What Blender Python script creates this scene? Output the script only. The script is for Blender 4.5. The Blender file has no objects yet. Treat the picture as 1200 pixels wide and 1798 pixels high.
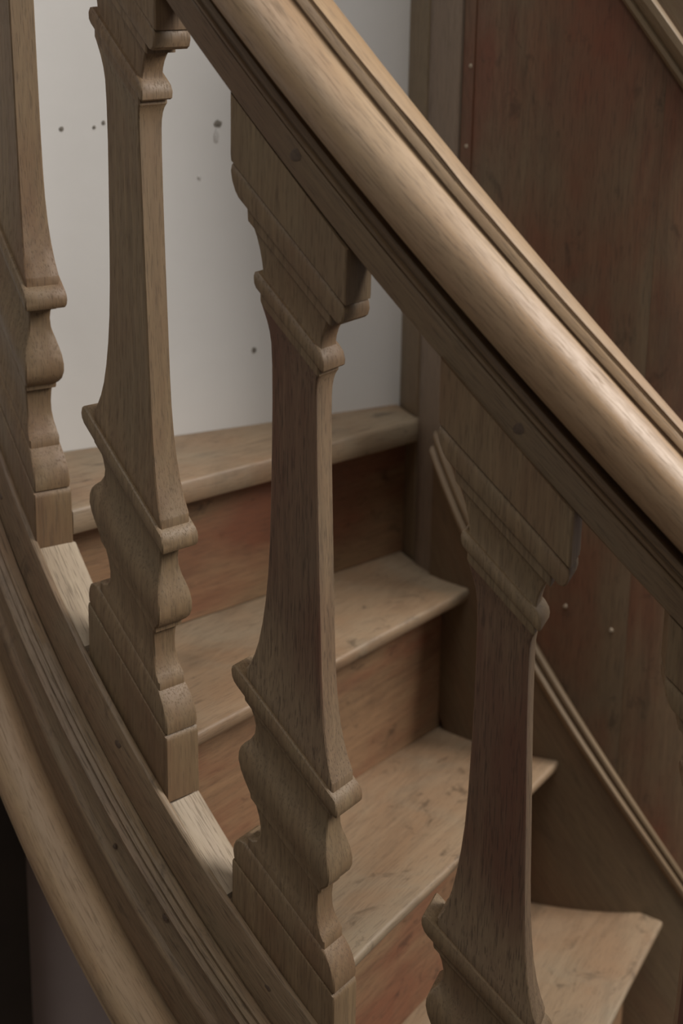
import bpy, bmesh, math, random
from mathutils import Vector, Matrix, noise
random.seed(7)
C = bpy.context.scene.collection
Z0 = 2.6                                    # camera height above the lower floor

# ---------------------------------------------------------------- camera
cam_d = bpy.data.cameras.new('camera'); cam = bpy.data.objects.new('camera', cam_d); C.objects.link(cam)
pitch, roll = math.radians(18.2875), math.radians(0.9911)
fw = Vector((0, math.cos(pitch), -math.sin(pitch))); up0 = Vector((0, math.sin(pitch), math.cos(pitch))); rt0 = Vector((1, 0, 0))
rt = rt0*math.cos(roll) + up0*math.sin(roll); up = -rt0*math.sin(roll) + up0*math.cos(roll)
M = Matrix((rt, up, -fw)).transposed().to_4x4(); M.translation = (0, 0, Z0)
cam.matrix_world = M
cam_d.sensor_fit = 'HORIZONTAL'; cam_d.sensor_width = 36; cam_d.lens = 36*3156.35/1200
cam_d.clip_start = .05; cam_d.clip_end = 50
cam_d.dof.use_dof = True; cam_d.dof.focus_distance = 1.50; cam_d.dof.aperture_fstop = 8.0
bpy.context.scene.camera = cam
# ---------------------------------------------------------------- light
sc = bpy.context.scene
sc.view_settings.view_transform = 'Standard'; sc.view_settings.look = 'None'; sc.view_settings.gamma = 1
sc.view_settings.use_curve_mapping = False; sc.view_settings.exposure = 0.06
w = bpy.data.worlds.new('world'); sc.world = w; w.use_nodes = True
w.node_tree.nodes['Background'].inputs[0].default_value = (1.0, .97, .93, 1)
w.node_tree.nodes['Background'].inputs[1].default_value = 0.13
def area(name, loc, target, sx, sy, power, col):
    l = bpy.data.lights.new(name, 'AREA'); l.shape = 'RECTANGLE'; l.size = sx; l.size_y = sy; l.energy = power; l.color = col
    o = bpy.data.objects.new(name, l); C.objects.link(o); o.location = (loc[0], loc[1], loc[2]+Z0)
    o.rotation_euler = (Vector(target)-Vector(loc)).to_track_quat('-Z', 'Y').to_euler(); return o
area('window_light', (2.6, 1.65, 1.25), (.0, 1.5, -.4), 1.2, 1.2, 92, (1, .95, .89))
area('ceiling_bounce', (.5, .7, 2.9), (.1, 1.5, -.3), 1.5, 1.2, 34, (1, .97, .93))  # soft overhead light added for bounce off an unseen ceiling
area('fill_light', (-.9, -.8, 2.7), (-.05, 1.6, -.3), 1.1, 1.0, 21, (.99, .98, .97))  # added fill from high front left, no real lamp there

# ---------------------------------------------------------------- materials
def NT(name):
    m = bpy.data.materials.new(name); m.use_nodes = True; t = m.node_tree; t.nodes.clear()
    o = t.nodes.new('ShaderNodeOutputMaterial'); b = t.nodes.new('ShaderNodeBsdfPrincipled'); t.links.new(b.outputs[0], o.inputs[0])
    return m, t, b
def nn(t, typ, **k):
    n = t.nodes.new(typ)
    for a, v in k.items(): setattr(n, a, v)
    return n
def mixc(t, fac, a, b, mode='MIX'):
    n = nn(t, 'ShaderNodeMix', data_type='RGBA', blend_type=mode)
    for i, v in ((0, fac), (6, a), (7, b)):
        if hasattr(v, 'is_linked') or hasattr(v, 'links'): t.links.new(v, n.inputs[i])
        else: n.inputs[i].default_value = v if i == 0 else (*v, 1)
    return n.outputs[2]
def ramp(t, inp, lo, hi, a=0., b=1.):
    n = nn(t, 'ShaderNodeMapRange', clamp=True); t.links.new(inp, n.inputs[0])
    for i, v in enumerate((lo, hi, a, b)): n.inputs[i+1].default_value = v
    return n.outputs[0]
def math_(t, op, a, b=None):
    n = nn(t, 'ShaderNodeMath', operation=op)
    for i, v in enumerate((a, b)):
        if v is None: continue
        if isinstance(v, (int, float)): n.inputs[i].default_value = v
        else: t.links.new(v, n.inputs[i])
    return n.outputs[0]
def noi(t, vec, scale3, detail=2., rough=.5, dist=0.):
    mp = nn(t, 'ShaderNodeMapping'); t.links.new(vec, mp.inputs[0]); mp.inputs[3].default_value = scale3
    n = nn(t, 'ShaderNodeTexNoise'); t.links.new(mp.outputs[0], n.inputs[0]); n.inputs['Scale'].default_value = 1
    n.inputs['Detail'].default_value = detail; n.inputs['Roughness'].default_value = rough; n.inputs['Distortion'].default_value = dist
    return n.outputs['Fac']
def wood(name, base, dark, red, red_amt=.5, pore=.5, ring=.4, grey=None, grey_amt=.3, rough=.55, stain=0., period=.004, blot=(3, 14), bump=.25, worn=None):
    """solid oak: 'gco' holds grain coordinates in metres (x along the grain)"""
    m, t, b = NT(name)
    at = nn(t, 'ShaderNodeAttribute', attribute_name='gco'); oi = nn(t, 'ShaderNodeObjectInfo')
    off = nn(t, 'ShaderNodeVectorMath', operation='SCALE'); off.inputs[0].default_value = (7.1, 3.3, 5.7); t.links.new(oi.outputs['Random'], off.inputs[3])
    ad = nn(t, 'ShaderNodeVectorMath', operation='ADD'); t.links.new(at.outputs['Vector'], ad.inputs[0]); t.links.new(off.outputs[0], ad.inputs[1]); V = ad.outputs[0]
    warp = noi(t, V, (2.2, 13, 13), 3)
    sp = nn(t, 'ShaderNodeSeparateXYZ'); t.links.new(at.outputs['Vector'], sp.inputs[0])
    # ring distance from a pith line outside the board
    a = math_(t, 'ADD', sp.outputs[1], .055); c = math_(t, 'ADD', sp.outputs[2], .035)
    rho = math_(t, 'SQRT', math_(t, 'ADD', math_(t, 'MULTIPLY', a, a), math_(t, 'MULTIPLY', c, c)))
    rho = math_(t, 'ADD', rho, math_(t, 'MULTIPLY', warp, .05))
    rho = math_(t, 'ADD', rho, math_(t, 'MULTIPLY', oi.outputs['Random'], 3.))
    cb = nn(t, 'ShaderNodeCombineXYZ'); t.links.new(math_(t, 'DIVIDE', rho, period), cb.inputs[0])
    rn = nn(t, 'ShaderNodeTexNoise'); rn.noise_dimensions = '3D'; t.links.new(cb.outputs[0], rn.inputs[0]); rn.inputs['Scale'].default_value = .9; rn.inputs['Detail'].default_value = 2
    rings = ramp(t, rn.outputs['Fac'], .35, .68)
    p1 = noi(t, V, (42, 860, 860), 2, .6); pores = ramp(t, p1, .54, .64)
    p2 = noi(t, V, (14, 330, 330), 3, .6); streak = ramp(t, p2, .4, .7)
    bl = ramp(t, noi(t, V, (blot[0], blot[1], blot[1]), 4, .6, .4), .42, .60)
    bl2 = ramp(t, noi(t, V, (blot[0]*1.9, blot[1]*.7, blot[1]*.7), 4, .6, .8), .45, .72)
    if worn:      # dark red on the flat front of the shaft, a paler pair on the flare and the narrow sides
        lvl = math_(t, 'ADD', sp.outputs[0], sp.outputs[1])
        k = math_(t, 'MULTIPLY', ramp(t, math_(t, 'ADD', lvl, math_(t, 'MULTIPLY', warp, .05)), -.275, -.215), ramp(t, sp.outputs[2], -.0108, -.0095, 1, .15))
        base = mixc(t, k, worn[0], base); dark_ = mixc(t, k, worn[1], dark); red_f = math_(t, 'ADD', math_(t, 'MULTIPLY', k, red_amt-.2), .2)
    else: dark_, red_f = dark, red_amt
    col = mixc(t, math_(t, 'MULTIPLY', rings, ring), base, dark_)
    col = mixc(t, math_(t, 'MULTIPLY', streak, ring*.7), col, dark_)
    col = mixc(t, math_(t, 'MULTIPLY', bl, red_f), col, red)
    if grey: col = mixc(t, math_(t, 'MULTIPLY', bl2, grey_amt), col, grey)
    col = mixc(t, math_(t, 'MULTIPLY', pores, pore), col, tuple(x*.33 for x in dark))
    if stain:
        s1 = math_(t, 'MAXIMUM', ramp(t, noi(t, V, (22, 34, 34), 5, .7, .6), .58, .68), math_(t, 'MULTIPLY', ramp(t, noi(t, V, (5, 16, 16), 6, .7, .8), .5, .68), .6))
        col = mixc(t, math_(t, 'MULTIPLY', s1, stain), col, tuple(x*.28 for x in dark))
    t.links.new(col, b.inputs['Base Color'])
    t.links.new(math_(t, 'ADD', math_(t, 'MULTIPLY', pores, .15), rough), b.inputs['Roughness'])
    h = math_(t, 'SUBTRACT', math_(t, 'MULTIPLY', noi(t, V, (14, 60, 60), 3), .8), math_(t, 'ADD', math_(t, 'MULTIPLY', pores, .35), math_(t, 'MULTIPLY', rings, .18)))
    bp = nn(t, 'ShaderNodeBump'); bp.inputs['Strength'].default_value = bump; bp.inputs['Distance'].default_value = .0012; t.links.new(h, bp.inputs['Height'])
    t.links.new(bp.outputs[0], b.inputs['Normal'])
    return m
oak = wood('oak_baluster', (.245, .160, .083), (.120, .074, .038), (.155, .078, .038), .5, .36, .6, (.200, .152, .086), .45, .55)
oak_red = wood('oak_baluster_red', (.180, .104, .058), (.085, .046, .026), (.120, .047, .026), .85, .5, .6, (.135, .10, .062), .35, .55, worn=((.265, .180, .102), (.150, .098, .056)))
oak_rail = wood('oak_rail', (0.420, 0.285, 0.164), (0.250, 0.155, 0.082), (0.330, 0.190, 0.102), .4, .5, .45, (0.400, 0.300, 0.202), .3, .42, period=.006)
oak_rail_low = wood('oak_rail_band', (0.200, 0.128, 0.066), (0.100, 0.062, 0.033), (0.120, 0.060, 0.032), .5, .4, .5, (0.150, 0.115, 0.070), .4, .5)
oak_string = wood('oak_string', (.270, .180, .100), (.130, .083, .046), (.185, .098, .050), .5, .5, .55, (.215, .165, .10), .4, .55, stain=.45)
oak_roll = wood('oak_roll', (.430, .290, .165), (.275, .175, .094), (.340, .195, .100), .4, .4, .5, (0.300, 0.240, 0.152), .4, .5, stain=.25, period=.007)
oak_infill = wood('oak_infill', (0.430, 0.340, 0.234), (0.270, 0.195, 0.128), (0.340, 0.240, 0.156), .3, .5, .5, (0.330, 0.280, 0.212), .4, .6)
tread_m = wood('oak_tread', (.315, .222, .138), (.19, .125, .072), (.26, .145, .076), .5, .3, .35, (.26, .215, .150), .65, .55, stain=.6, period=.008, blot=(4, 9))
riser_m = wood('oak_riser', (0.300, 0.175, 0.092), (0.140, 0.075, 0.039), (0.190, 0.066, 0.032), .9, .3, .45, (0.230, 0.160, 0.082), .35, .55, stain=.6, period=.008, blot=(3, 11))
panel_m = wood('oak_panel', (.190, .122, .068), (.080, .048, .026), (.150, .048, .024), .85, .35, .6, (.125, .098, .060), .6, .5, stain=.45, period=.012, blot=(2.2, 8))
trim_m = wood('oak_trim', (0.220, 0.158, 0.092), (0.140, 0.095, 0.054), (0.150, 0.090, 0.050), .3, .3, .4, (0.170, 0.140, 0.092), .4, .5, blot=(1.6, 11))
trim2_m = wood('oak_trim_grey', (.225, .165, .118), (.150, .102, .070), (.16, .10, .068), .3, .3, .35, (.19, .155, .12), .4, .5, blot=(1.6, 11))
istr_m = wood('oak_inner_string', (0.165, 0.112, 0.061), (0.085, 0.054, 0.030), (0.120, 0.055, 0.028), .45, .3, .45, (0.120, 0.095, 0.059), .4, .55, stain=.3, blot=(2, 10))
icap_m = wood('oak_inner_cap', (0.255, 0.180, 0.106), (0.140, 0.092, 0.051), (0.180, 0.105, 0.056), .4, .3, .5, None, 0, .5)
def plain(name, col, rough=.6, metal=0, var=.0, vs=3.):
    m, t, b = NT(name); b.inputs['Roughness'].default_value = rough; b.inputs['Metallic'].default_value = metal
    if var:
        tc = nn(t, 'ShaderNodeTexCoord'); f = ramp(t, noi(t, tc.outputs['Object'], (vs, vs, vs), 6, .65), .3, .7)
        t.links.new(mixc(t, f, tuple(x*(1-var) for x in col), tuple(min(1, x*(1+var)) for x in col)), b.inputs['Base Color'])
        bp = nn(t, 'ShaderNodeBump'); bp.inputs['Strength'].default_value = .15; bp.inputs['Distance'].default_value = .002
        t.links.new(noi(t, tc.outputs['Object'], (40, 40, 40), 4), bp.inputs['Height']); t.links.new(bp.outputs[0], b.inputs['Normal'])
    else: b.inputs['Base Color'].default_value = (*col, 1)
    return m
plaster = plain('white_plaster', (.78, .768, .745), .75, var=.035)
lowgrey = plain('lower_wall_grey', (.52, .43, .41), .8, var=.1)  # lower wall coloured darker than the plaster above it
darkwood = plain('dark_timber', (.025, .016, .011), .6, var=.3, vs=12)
floor_m = plain('floor_boards_colour', (.16, .11, .07), .6, var=.2)
iron = plain('peg_dark', (.100, .064, .040), .5, var=.3, vs=300)
filler = plain('pale_filler', (.36, .29, .21), .7)
mark_m = plain('plaster_mark_grey', (.22, .20, .17), .8, var=.4, vs=400)
mark_f = plain('plaster_mark_faint', (.60, .585, .56), .8, var=.1, vs=400)

# ---------------------------------------------------------------- helpers
def link(name, verts, faces, gco, mat, parent=None, smooth=38, bevel=0):
    me = bpy.data.meshes.new(name); me.from_pydata([tuple(v) for v in verts], [], faces)
    bm = bmesh.new(); bm.from_mesh(me); bmesh.ops.recalc_face_normals(bm, faces=bm.faces[:]); bm.to_mesh(me); bm.free()
    at = me.attributes.new('gco', 'FLOAT_VECTOR', 'POINT'); at.data.foreach_set('vector', [c for g in gco for c in g])
    me.materials.append(mat)
    for p in me.polygons: p.use_smooth = True
    me.set_sharp_from_angle(angle=math.radians(smooth))
    o = bpy.data.objects.new(name, me); C.objects.link(o); o.parent = parent
    if bevel:
        bv = o.modifiers.new('bevel', 'BEVEL'); bv.width = bevel; bv.segments = 2; bv.limit_method = 'ANGLE'; bv.angle_limit = math.radians(50)
    return o
def tag(o, label=None, cat=None, group=None, kind=None):
    for k, v in (('label', label), ('category', cat), ('group', group), ('kind', kind)):
        if v: o[k] = v
    return o
def empty(name, loc=(0, 0, 0), rz=0):
    e = bpy.data.objects.new(name, None); C.objects.link(e); e.location = loc; e.rotation_euler = (0, 0, rz); e.empty_display_size = .05; return e
CX, CY, RB = .3765, 2.065, .8025            # centre of the flight, radius of the baluster line
RF = RB + .019                              # outer faces of the balusters
DX, DY, RD = .32, 2.06, .262                # round timber core
zo = lambda t: .54657 - .0143250*t          # height of the flight at turn angle t (degrees)
zd = lambda t: -.69 - .00787*(t-23.4)       # foot of the treads on the core
def pol(cx, cy, r, t, z):
    a = math.radians(t); return Vector((cx - math.cos(a)*r, cy - math.sin(a)*r, z + Z0))
def sweep(name, prof, t0, t1, n, mat, parent, c=(CX, CY, RF), zf=zo, wob=.0006, seed=0., smooth=38, mod=None, sink=None):
    """closed profile of (out, height) pairs carried round the turn"""
    vs, fs, g = [], [], []; k = len(prof)
    for i in range(n+1):
        t = t0 + (t1-t0)*i/n; L = math.radians(t)*c[2]*1.42
        for j, (d, z) in enumerate(prof):
            w1 = noise.noise(Vector((t*.09+seed, j*.35, 1.3)))*wob; w2 = noise.noise(Vector((t*.11+seed, j*.35, 8.3)))*wob
            dd, zz = d + w1, z + w2
            if mod: dd, zz = mod(j, t, dd, zz)
            vs.append(pol(c[0], c[1], c[2]+dd, t, zf(t)+zz)); g.append((L, d, z))
    for i in range(n):
        for j in range(k):
            a, b = i*k+j, i*k+(j+1) % k
            fs.append((a, b, b+k, a+k))
    fs.append(tuple(range(k))); fs.append(tuple(range(n*k, n*k+k)))
    return link(name, vs, fs, g, mat, parent, smooth)
def arc(cx, cz, r, a0, a1, n):
    return [(cx + r*math.cos(math.radians(a0+(a1-a0)*i/n)), cz + r*math.sin(math.radians(a0+(a1-a0)*i/n))) for i in range(n+1)]
def peg(name, cx, cy, r, t, z, rad, h, mat, parent):
    """small round peg or nail head, face standing h proud of the cylinder"""
    a = math.radians(t); nrm = Vector((-math.cos(a), -math.sin(a), 0)); tg = Vector((math.sin(a), -math.cos(a), 0)); upv = Vector((0, 0, 1))
    c0 = pol(cx, cy, r, t, z); vs, g = [], []
    for lev, rr in ((-.004, 1), (h*.5, 1), (h, .72)):
        for i in range(10):
            q = i*math.tau/10; rj = rad*rr*(1+.12*math.sin(3*q+t))
            p = c0 + nrm*lev + tg*math.cos(q)*rj + upv*math.sin(q)*rj; vs.append(p); g.append((p.z, p.x, p.y))
    fs = [tuple(range(10)), tuple(range(20, 30))]
    for l in (0, 10):
        for i in range(10): fs.append((l+i, l+(i+1) % 10, l+10+(i+1) % 10, l+10+i))
    return link(name, vs, fs, g, mat, parent, 40)
T0, T1 = 29.6, 101.0

# ---------------------------------------------------------------- the setting
def slab(name, p0, p1, z0, z1, th, mat, parent=None):
    """upright slab whose face runs p0 -> p1, thickness away from the camera"""
    d = (Vector(p1)-Vector(p0)); n = Vector((-d.y, d.x)).normalized()*th
    q = [Vector(p0), Vector(p1), Vector(p1)+n, Vector(p0)+n]
    vs = [Vector((v.x, v.y, z+Z0)) for z in (z0, z1) for v in q]
    fs = [(0, 1, 2, 3), (4, 5, 6, 7)] + [(i, (i+1) % 4, 4+(i+1) % 4, 4+i) for i in range(4)]
    return link(name, vs, fs, [(v.z, v.x, v.y) for v in vs], mat, parent)
wd = Vector((.850, .527)); wp = Vector((.067, 2.007))
W = lambda s: wp + wd*s
wall = slab('wall_back', W(-2.2), W(1.9), -.60, 1.5, .12, plaster); tag(wall, 'plain white plastered wall with a few small marks behind the stair', kind='structure')
low = slab('wall_back_lower', W(-2.2)+Vector((-.01, .016)), W(1.9)+Vector((-.01, .016)), -2.6, -.60, .10, lowgrey); low.name = 'wall_left'; tag(low, 'grey lower wall seen under the stair', kind='structure')
fl = slab('floor', (-3, -2), (3.2, -2), -2.66, -2.6, 6.2, floor_m); tag(fl, 'lower floor of the stair hall', kind='structure')
# dark timber post standing against the lower wall
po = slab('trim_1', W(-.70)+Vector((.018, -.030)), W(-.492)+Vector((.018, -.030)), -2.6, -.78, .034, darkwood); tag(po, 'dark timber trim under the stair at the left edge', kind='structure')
# marks on the plaster
def mark(px, pz, rx, rz, mat):
    n = Vector((wd.y, -wd.x, 0)); c = Vector((*W(px), pz+Z0)); e = Vector((wd.x, wd.y, 0)); vs = []
    for lev, k in ((-.001, 1), (.0006, 1), (.0009, .6)):
        for i in range(12):
            q = i*math.tau/12; r = k*(1+.3*noise.noise(Vector((math.cos(q)*1.5+px*40, math.sin(q)*1.5, pz*30))))
            vs.append(c + n*lev + e*math.cos(q)*rx*r + Vector((0, 0, math.sin(q)*rz*r)))
    fs = [tuple(range(24, 36))] + [(l+i, l+(i+1) % 12, l+12+(i+1) % 12, l+12+i) for l in (0, 12) for i in range(12)]
    link('plaster_mark', vs, fs, [(0, 0, 0)]*36, mat, wall)
for a in ((-.410, -.201, .0022, .0024, mark_m), (-.375, -.201, .0016, .0018, mark_m), (-.365, -.197, .0018, .0022, mark_m), (-.237, -.203, .0046, .0034, mark_m), (-.239, -.216, .0030, .0070, mark_f),
          (-.194, -.446, .0026, .0030, mark_m), (-.153, -.450, .0020, .0022, mark_f), (-.259, -.257, .0020, .0022, mark_f)):
    mark(*a)
# round timber core: boards side by side
core = empty('wall_right', (DX, DY, Z0-2.6)); tag(core, 'round core clad in tall dark reddish oak boards at the right', kind='structure')
def board(a0, a1, proud, mat, z0=-2.6, z1=1.5, name='board', edge=.0):
    vs, fs, g = [], [], []; n = max(2, int((a1-a0)/2.5)); zs = [z0 + (z1-z0)*i/14 for i in range(15)]
    cxy = Vector((DX, DY, Z0-2.6))
    ec = .0002 if mat is panel_m else .0012
    prof = [(a0, -.02)] + [(a0+(.02 if mat is panel_m else .15), proud-ec)] + [(a0 + .5 + (a1-a0-1)*i/n, proud) for i in range(n+1)] + [(a1-(.02 if mat is panel_m else .15), proud-ec), (a1, -.02)]
    for z in zs:
        for a, r in prof:
            vs.append(pol(DX, DY, RD+r, a, z) - cxy); g.append((z, math.radians(a)*RD, r))
    k = len(prof)
    for i in range(len(zs)-1):
        for j in range(k): fs.append((i*k+j, i*k+(j+1) % k, (i+1)*k+(j+1) % k, (i+1)*k+j))
    fs.append(tuple(range(k))); fs.append(tuple(range((len(zs)-1)*k, len(zs)*k)))
    return link(name, vs, fs, g, mat, core)
board(-40, -3.2, -.003, panel_m)
backing = sweep('backing', [(-.02, -2.6), (-.012, -2.6), (-.012, 1.5), (-.02, 1.5)], -40, 200, 48, darkwood, None, (DX, DY, RD), lambda t: 0., 0)
backing.parent = core; backing.location = (-DX, -DY, -(Z0-2.6))
board(-3, 25.0, -.001, trim_m, name='trim_board')
board(27.3, 39.2, .0045, trim2_m, name='trim_board')
board(39.5, 42.9, .0015, panel_m)
board(42.93, 87.75, .0, panel_m)
board(87.75, 122, .0, panel_m)
board(122.3, 158, .0, panel_m)
board(158.3, 200, .0, panel_m)
for a, z in ((42.0, -.141), (41.6, -.222), (84.0, -.723), (73.0, -.700)): peg('plug', DX-DX, DY-DY, RD+.002, a, z, .0022, .0006, filler, core).location = (0, 0, 0)
for o in core.children:
    if o.name.startswith('plug'):
        for v in o.data.vertices: v.co.z -= Z0-2.6
# raking mouldings on the core
zc = lambda t: -.555 - .00690*(t-38.3)
ztop = lambda t: -.07 - .0060*(t-79)

# ---------------------------------------------------------------- staircase
st = empty('staircase', (0, 0, 0)); tag(st, 'winding oak staircase of worn treads and risers between balustrade and round core', 'staircase')
# treads: (height, outer end, inner end) of each front edge
TR = {1: (-.530, (-.2590, 1.590), (.091, 1.944)), 2: (-.700, (-.1295, 1.468), (.147, 1.863)), 3: (-.880, (.010, 1.380), (.250, 1.808)),
      4: (-1.062, (.170, 1.313), (.368, 1.772)), 5: (-1.246, (.335, 1.283), (.468, 1.80))}
OV = .038
def outer(p, q, r=RB-.0195):
    """point where the line q->p meets the inside of the balustrade"""
    p, q = Vector(p), Vector(q); d = (p-q).normalized(); c = Vector((CX, CY)); m = q-c; b = m.dot(d); cc = m.dot(m)-r*r
    return q + d*(-b+math.sqrt(b*b-cc))
def inner(p, q, r):
    p, q = Vector(p), Vector(q); d = (q-p).normalized(); m = p-Vector((DX, DY)); b = m.dot(d); cc = m.dot(m)-r*r; D = b*b-cc
    return p + d*(-b-math.sqrt(D)) if D > 0 else q
def arc_pts(c, r, p, q, n):
    a0 = math.atan2(p.y-c[1], p.x-c[0]); a1 = math.atan2(q.y-c[1], q.x-c[0])
    if a1-a0 > math.pi: a1 -= math.tau
    if a0-a1 > math.pi: a1 += math.tau
    return [Vector((c[0]+r*math.cos(a0+(a1-a0)*i/n), c[1]+r*math.sin(a0+(a1-a0)*i/n))) for i in range(n+1)]
def tread(n, zt, po_, pi_, back):
    d = (Vector(pi_)-Vector(po_)).normalized(); nb = Vector((-d.y, d.x))        # nb points uphill
    A = outer(po_, pi_); Bp = Vector(pi_)
    Bk0, Bk1 = back
    out_arc = arc_pts((CX, CY), RB-.0195, A, Bk0, 5)
    far = arc_pts((DX, DY), RD+.0015, Bp, Bk1, 6)
    nose = [A + (Bp-A)*i/16 for i in range(17)]
    base = nose + far[1:] + out_arc[::-1][:-1]
    th = .021; vs, fs, g = [], [], []
    if n == 1: th = .026; lev = [(-th, .0025), (-th+.002, .0004), (-.013, 0), (-.004, .0002), (-.0012, .0014), (0, .0036)]
    else: lev = [(-th, .012), (-th+.006, .0045), (-.009, .0008), (-.004, 0), (-.0010, .0010), (0, .0034)]
    m = len(base); cen = sum(base, Vector((0, 0)))/m
    for z, ins in lev:
        for i, p in enumerate(base):
            q = p.copy()
            if i < 17: q = p + nb*(ins + .0012*noise.noise(Vector((p.x*9, p.y*9, n*3.1))))
            wz = .0016*noise.noise(Vector((p.x*6, p.y*6, n*1.7))) if z > -.005 else 0
            vs.append((q.x, q.y, zt+z+wz+Z0)); g.append(((q-A).dot(d), (q-A).dot(nb), z))
    for l in range(len(lev)-1):
        for i in range(m): fs.append((l*m+i, l*m+(i+1) % m, (l+1)*m+(i+1) % m, (l+1)*m+i))
    fs.append(tuple(range(m))[::-1]); fs.append(tuple(range((len(lev)-1)*m, len(lev)*m)))
    return link('tread', vs, fs, g, tread_m, st, 50)
def riser_line(n):
    zt, a, b = TR[n]; d = (Vector(b)-Vector(a)).normalized(); nb = Vector((-d.y, d.x))*OV
    a2, b2 = Vector(a)+nb, Vector(b)+nb
    return outer(a2, b2), inner(a2, b2, RD-.003), nb.normalized()
for n in range(1, 6):
    zt, a, b = TR[n]
    if n == 1: back = (outer(tuple(W(-.5)-Vector((wd.y, -wd.x))*-.001), tuple(W(0))), inner(tuple(W(-.3)), tuple(W(0.1)), RD+.0015))
    else:
        r0, r1, nb = riser_line(n-1); back = (outer(tuple(r0+nb*.006), tuple(r1+nb*.006)), inner(tuple(r0+nb*.006), tuple(r1+nb*.006), RD+.0015))
    tread(n, zt, a, b, back)
for n in range(1, 6):
    r0, r1, nb = riser_line(n); zt = TR[n][0]; zb = TR[n+1][0] if n < 5 else zt-.184
    d = (r1-r0).normalized(); vs, g = [], []
    r1 = r1 - d*.001
    N = 12; fs = []
    for k, (z, off) in enumerate(((zb+.0005, 0), (zb+.06, .0), (zb+.12, .0), (zt-.0262 if n == 1 else zt-.0212, 0), (zt-.0262 if n == 1 else zt-.0212, .018), (zb+.0005, .018))):
        for i in range(N+1):
            p = r0 + (r1-r0)*i/N + nb*(off + (.0012*noise.noise(Vector((i*.5, z*9, n))) if k < 4 else 0))
            vs.append((p.x, p.y, z+Z0)); g.append(((p-r0).dot(d), z, off))
    for k in range(6):
        for i in range(N): fs.append((k*(N+1)+i, k*(N+1)+i+1, ((k+1) % 6)*(N+1)+i+1, ((k+1) % 6)*(N+1)+i))
    fs.append(tuple(k*(N+1) for k in range(6))); fs.append(tuple(k*(N+1)+N for k in range(6)))
    link('riser', vs, fs, g, riser_m, st)
# soffit closing the underside
vs, fs, g = [], [], []
for i in range(41):
    t = T0 + (T1-T0)*i/40; td = 23.4 + (t-34.5)*1.8
    for lo in (0, .012):
        for k in range(5):
            o_ = pol(CX, CY, RB-.024, t, zo(t)-.775-lo); n_ = pol(DX, DY, RD+.0015, td, zd(td)-.10-lo); p = o_.lerp(n_, k/4); vs.append(p); g.append((t*.014, k*.1, 0))
for i in range(40):
    a = i*10
    for k in range(4): fs += [(a+k, a+k+1, a+k+11, a+k+10), (a+5+k, a+6+k, a+16+k, a+15+k)]
    fs += [(a, a+5, a+15, a+10), (a+4, a+9, a+19, a+14)]
fs += [(0, 1, 2, 3, 4, 9, 8, 7, 6, 5), tuple(400+i for i in (0, 1, 2, 3, 4, 9, 8, 7, 6, 5))]
link('soffit', vs, fs, g, istr_m, st)
# inner string on the core with its moulded cap
istr = sweep('inner_string', [(.0005, .0), (.0095, .0), (.0095, -.26), (.0005, -.26)], 36.0, 140, 60, istr_m, st, (DX, DY, RD), lambda t: zc(t)-.030, 0)
sweep('cap_moulding', [(.0, .002), (.006, .002), (.0085, -.001), (.009, -.006), (.0065, -.009), (.0065, -.013), (.0115, -.015), (.0135, -.019), (.0130, -.025), (.0105, -.029), (.0098, -.0299), (.0, -.0299)], 35.5, 140, 80, icap_m, istr, (DX, DY, RD), zc, .0003, 3.)
top = sweep('raking_moulding', [(.001, -.010), (.008, -.010), (.012, -.006), (.012, .000), (.009, .003), (.013, .008), (.018, .016), (.018, .026), (.013, .031), (.008, .033), (.001, .033)], 20, 200, 120, trim_m, None, (DX, DY, RD), ztop, .0003, 5.)
top.parent = core; top.location = (-DX, -DY, -(Z0-2.6))
up_ = sweep('upper_string', [(.0005, .0), (.006, .0), (.006, .30), (.0005, .30)], 20, 200, 90, istr_m, None, (DX, DY, RD), lambda t: ztop(t)+.033, 0)
up_.parent = core; up_.location = (-DX, -DY, -(Z0-2.6))

# ---------------------------------------------------------------- outer string
os_ = sweep('outer_string', [(-.0003, -.584), (-.0385, -.584), (-.0385, -.80), (-.012, -.815), (-.0003, -.80)], T0, T1, 110, oak_string, st)
plank = [(.0001, -.640), (.0001, -.574), (.0012, -.5725), (.0045, -.5728), (.0062, -.5745), (.0125, -.616), (.0120, -.6185), (.0105, -.6195), (.0105, -.640)]
sweep('plank', plank, T0, T1, 150, oak_string, os_, seed=2., wob=.0009)
bead = [(.0108, -.6215), (.0195, -.6215), (.0215, -.6235), (.0212, -.6265), (.0200, -.6275), (.0225, -.6285), (.0255, -.6305), (.0252, -.6335), (.0240, -.6345), (.0275, -.6360), (.0300, -.6385), (.0295, -.6425), (.0260, -.6455), (.0180, -.6468), (.0108, -.6460)]
sweep('bead_moulding', bead, T0, T1, 170, oak_string, os_, seed=4., wob=.0011)
fas = [(.0001, -.6505), (.0215, -.6505), (.0235, -.6520), (.0245, -.6600), (.0255, -.6740), (.0268, -.6780), (.0295, -.6805), (.0312, -.6845), (.0315, -.6890), (.0302, -.6950), (.0282, -.7050), (.0268, -.7180), (.0258, -.7320), (.0242, -.7430), (.0215, -.7490), (.0150, -.7512), (.0001, -.7512)]
sweep('fascia_moulding', fas, T0, T1, 170, oak_string, os_, seed=6., wob=.0012)
rol = [(.0001, -.7532), (.0150, -.7532)] + arc(.0265, -.7855, .0325, 100, -50, 14) + [(.0455, -.8120), (.0500, -.8128), (.0508, -.8165), (.0480, -.8195), (.0400, -.8215), (.0001, -.8215)]
sweep('roll_moulding', rol, T0, T1, 150, oak_roll, os_, seed=8., wob=.0012)
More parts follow.
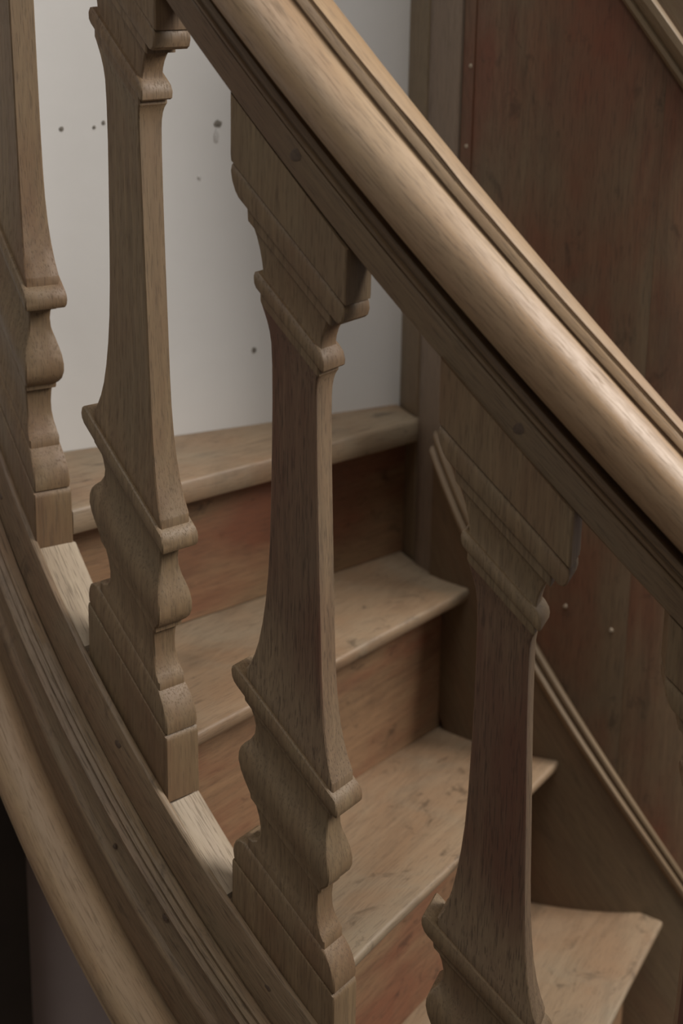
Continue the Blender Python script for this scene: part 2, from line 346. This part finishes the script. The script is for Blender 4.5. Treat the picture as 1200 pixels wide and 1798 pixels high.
for t, z, d, r in ((46.23, -.5922, .0085, .0042), (47.23, -.6679, .0265, .0024), (51.57, -.6528, .0262, .0036), (58.46, -.5964, .0090, .0040), (46.58, -.6200, .0115, .0028), (32.76, -.6019, .0098, .0040)):
    peg('nail', CX, CY, RF+d, t, zo(t)+z, r, .0006, iron, os_)

# ---------------------------------------------------------------- balusters
# (position, yaw, slope) of each, from the top of the flight down
BAL = [(-.29753, 1.62628, .06936, -55.50, .966), (-.17579, 1.48639, -.11137, -44.10, .925), (-.03486, 1.37694, -.30231, -32.03, .953),
       (.12764, 1.29806, -.48329, -18.20, .976), (.30147, 1.26752, -.66754, -4.63, .999)]
# half width to the right, half width to the left, half thickness, height
P_BLOCK_T = [(.0530, .0535, .0188, .1215), (.0532, .0535, .0189, .1180), (.0532, .0535, .0189, .0790), (.0528, .0532, .0187, .0752), (.0510, .0518, .0172, .0742)]
P_CAP = [(.0505, .0515, .0170, .0742), (.0520, .0525, .0186, .0715), (.0522, .0530, .0192, .0665), (.0510, .0518, .0190, .0605), (.0485, .0495, .0186, .0560), (.0455, .0470, .0180, .0535),
         (.0385, .0400, .0158, .0525), (.0380, .0395, .0155, .0430), (.0345, .0360, .0132, .0420), (.0322, .0338, .0118, .0360), (.0298, .0312, .0112, .0285), (.0280, .0294, .0110, .0210), (.0270, .0282, .0112, .0150),
         (.0272, .0284, .0118, .0128), (.0298, .0305, .0142, .0122), (.0318, .0325, .0158, .0098), (.0326, .0333, .0166, .0060), (.0322, .0330, .0166, .0015), (.0310, .0320, .0158, -.0008),
         (.0275, .0280, .0150, -.0015), (.0275, .0280, .0150, -.0075), (.0268, .0270, .0146, -.0092)]
P_SHAFT = [(.0268, .0270, .0146, -.0092), (.0256, .0255, .0140, -.0125), (.0244, .0230, .0132, -.0180), (.0236, .0208, .0126, -.0250), (.0234, .0195, .0122, -.0330), (.0236, .0187, .0120, -.0500), (.0244, .0184, .0119, -.0800),
           (.0258, .0186, .0119, -.1200), (.0274, .0192, .0119, -.1600), (.0290, .0202, .0119, -.2000), (.0302, .0218, .0119, -.2300), (.0315, .0240, .0121, -.2550), (.0335, .0268, .0125, -.2780), (.0362, .0300, .0132, -.2980),
           (.0395, .0335, .0141, -.3130), (.0432, .0368, .0151, -.3240), (.0470, .0400, .0162, -.3320), (.0474, .0404, .0163, -.3328), (.0474, .0404, .0163, -.3400)]
P_BASE = [(.0474, .0404, .0163, -.3400), (.0500, .0475, .0182, -.3396), (.0526, .0506, .0196, -.3410), (.0541, .0522, .0204, -.3440), (.0545, .0528, .0207, -.3480), (.0541, .0525, .0204, -.3520), (.0526, .0510, .0195, -.3555), (.0500, .0485, .0182, -.3575),
          (.0455, .0440, .0148, -.3580), (.0450, .0435, .0146, -.3650), (.0420, .0402, .0122, -.3662), (.0400, .0370, .0108, -.3730), (.0390, .0350, .0103, -.3810), (.0392, .0356, .0110, -.3890), (.0406, .0383, .0132, -.3965),
          (.0430, .0420, .0162, -.4030), (.0452, .0448, .0182, -.4090), (.0466, .0466, .0192, -.4160), (.0464, .0470, .0193, -.4230), (.0446, .0456, .0184, -.4300), (.0410, .0425, .0170, -.4370), (.0375, .0392, .0158, -.4425),
          (.0366, .0376, .0158, -.4440), (.0364, .0370, .0156, -.4480), (.0330, .0325, .0140, -.4500), (.0314, .0300, .0130, -.4580), (.0308, .0285, .0124, -.4680), (.0314, .0290, .0124, -.4770), (.0334, .0315, .0132, -.4840),
          (.0366, .0355, .0144, -.4890), (.0402, .0400, .0150, -.4915), (.0402, .0400, .0150, -.4985), (.0425, .0430, .0158, -.4995), (.0470, .0478, .0166, -.5025), (.0505, .0510, .0173, -.5070), (.0526, .0528, .0178, -.5130),
          (.0534, .0535, .0181, -.5190), (.0528, .0530, .0178, -.5240), (.0515, .0515, .0172, -.5262), (.0508, .0508, .0168, -.5270)]
P_BLOCK_B = [(.0508, .0508, .0170, -.5268), (.0530, .0532, .0186, -.5274), (.0537, .0538, .0190, -.5300), (.0537, .0538, .0190, -.5600), (.0537, .0538, .0190, -.5838)]
def dens(P, step=.0022):
    out = [P[0]]
    for a, b in zip(P, P[1:]):
        n = 1
        if abs(b[3]-a[3]) > .012: n = int(abs(b[3]-a[3])/.012)+1
        for i in range(1, n+1): out.append(tuple(a[k]+(b[k]-a[k])*i/n for k in range(4)))
    return out
def bal_part(name, P, s, mat, parent, seed, s_top=None, s_bot=None):
    P = dens(P); vs, fs, g = [], [], []; ch = .0011
    NF, NS = 8, 3
    for li, (hr, hl, hv, z) in enumerate(P):
        ring = []
        def run(x0, y0, x1, y1, n):
            for i in range(n): ring.append((x0+(x1-x0)*i/n, y0+(y1-y0)*i/n))
        run(-hl+ch, -hv, hr-ch, -hv, NF); run(hr-ch, -hv, hr, -hv+ch, 1); run(hr, -hv+ch, hr, hv-ch, NS); run(hr, hv-ch, hr-ch, hv, 1)
        run(hr-ch, hv, -hl+ch, hv, NF); run(-hl+ch, hv, -hl, hv-ch, 1); run(-hl, hv-ch, -hl, -hv+ch, NS); run(-hl, -hv+ch, -hl+ch, -hv, 1)
        ss = s
        if s_top is not None: ss = s + (s_top-s)*max(0, min(1, (z-.08)/.04))
        if s_bot is not None: ss = s + (s_bot-s)*max(0, min(1, (-.535-z)/.04))
        for x, y in ring:
            wv = Vector((x*14, y*14+seed, z*14)); w1 = noise.noise(wv)*.0006
            X, Y, ZZ = x*(1+w1*12), y*(1+w1*20), z - ss*x + noise.noise(wv+Vector((9, 0, 0)))*.0005
            vs.append((X, Y, ZZ)); g.append((ZZ, X, Y))
    m = len(vs)//len(P)
    for l in range(len(P)-1):
        for i in range(m): fs.append((l*m+i, l*m+(i+1) % m, (l+1)*m+(i+1) % m, (l+1)*m+i))
    fs.append(tuple(range(m))); fs.append(tuple(range((len(P)-1)*m, len(P)*m)))
    return link(name, vs, fs, g, mat, parent, 32)
LB = ['flat carved oak baluster cut by the left picture edge, highest on the stair', 'second flat carved oak baluster from the left, brown and worn, against the white wall',
      'flat carved oak baluster in the middle with a dark reddish shaft before the treads', 'flat carved oak baluster right of centre, in front of the round panelled core',
      'flat carved oak baluster at the right picture edge, only its cap in view']
for i, (x, y, z, q, s) in enumerate(BAL):
    e = empty('baluster', (x, y, z+Z0), math.radians(q)); tag(e, LB[i], 'baluster', 'carved balusters of the stair')
    ma = oak_red if i in (2, 3, 4) else oak
    bal_part('top_block', P_BLOCK_T, s, oak, e, i*3., s_top=1.02)
    bal_part('cap_moulding', P_CAP, s, oak, e, i*3.)
    bal_part('shaft', P_SHAFT, s, ma, e, i*3.)
    bal_part('base_moulding', P_BASE, s, oak, e, i*3.)
    bal_part('base_block', P_BLOCK_B, s, oak, e, i*3., s_bot=1.02)
# pale strips let in between the baluster feet
hw = math.degrees(.0542/RB)
angs = [math.degrees(math.atan2(CY-b[1], CX-b[0])) for b in BAL]
for i in range(len(angs)):
    a0 = angs[i]+hw; a1 = angs[i+1]-hw-.4 if i < 4 else T1
    sweep('infill_strip', [(-.0008, -.5838), (-.0008, -.5790), (-.0020, -.5780), (-.0370, -.5780), (-.0385, -.5790), (-.0385, -.5838)], a0, a1, 16, oak_infill, os_, wob=.0003, seed=i*5.)

# ---------------------------------------------------------------- handrail
hr_ = empty('handrail', (0, 0, 0)); tag(hr_, 'thick moulded pale oak handrail with a rounded roll sweeping down to the right', 'handrail')
low_r = [(-.0380, .1218), (-.0005, .1218), (.0005, .1228), (.0008, .1480), (.0000, .1500), (-.0012, .1510), (.0006, .1518), (.0022, .1532), (.0022, .1560), (.0008, .1572), (-.0010, .1580), (-.0010, .1592), (.0010, .1605), (.0016, .1640), (.0006, .1680), (-.0060, .1705), (-.0110, .1720), (-.0115, .1740),
         (-.0320, .1740), (-.0370, .1680), (-.0400, .1600), (-.0400, .1540), (-.0385, .1500)]
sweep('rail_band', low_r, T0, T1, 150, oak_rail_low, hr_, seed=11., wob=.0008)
rr = [(-.0110, .1745), (-.0105, .1775)] + arc(-.0050, .2110, .0345, -88, 76, 20)[1:] + [(.0028, .2446), (-.0035, .2448), (-.0038, .2475), (.0000, .2490), (-.0008, .2520), (-.0032, .2565), (-.0065, .2568), (-.0066, .2590), (-.0048, .2612), (-.0075, .2622), (-.0190, .2630), (-.0310, .2618), (-.0345, .2590), (-.0350, .2560), (-.0390, .2480), (-.0400, .2455)] + arc(-.0330, .2110, .0345, 104, 268, 16)
def crackm(j, t, d, z):
    # a long drying check beside the upper fillet
    f = max(0., 1-abs(t-67.0)/1.9)**.7
    if j == 28: d, z = d-.003*f, z-.0006*f
    if j == 29: d, z = d-.0036*f, z+.0012*f
    if j == 30: d, z = d-.0008*f, z+.0012*f
    return d, z
sweep('rail_roll', rr, T0, T1, 190, oak_rail, hr_, seed=13., wob=.0010, mod=crackm)
for t, z, r in ((59.65, .1395, .0048), (72.54, .1365, .0044)):
    peg('peg', CX, CY, RF+.0008, t, zo(t)+z, r, .0003, iron, hr_)
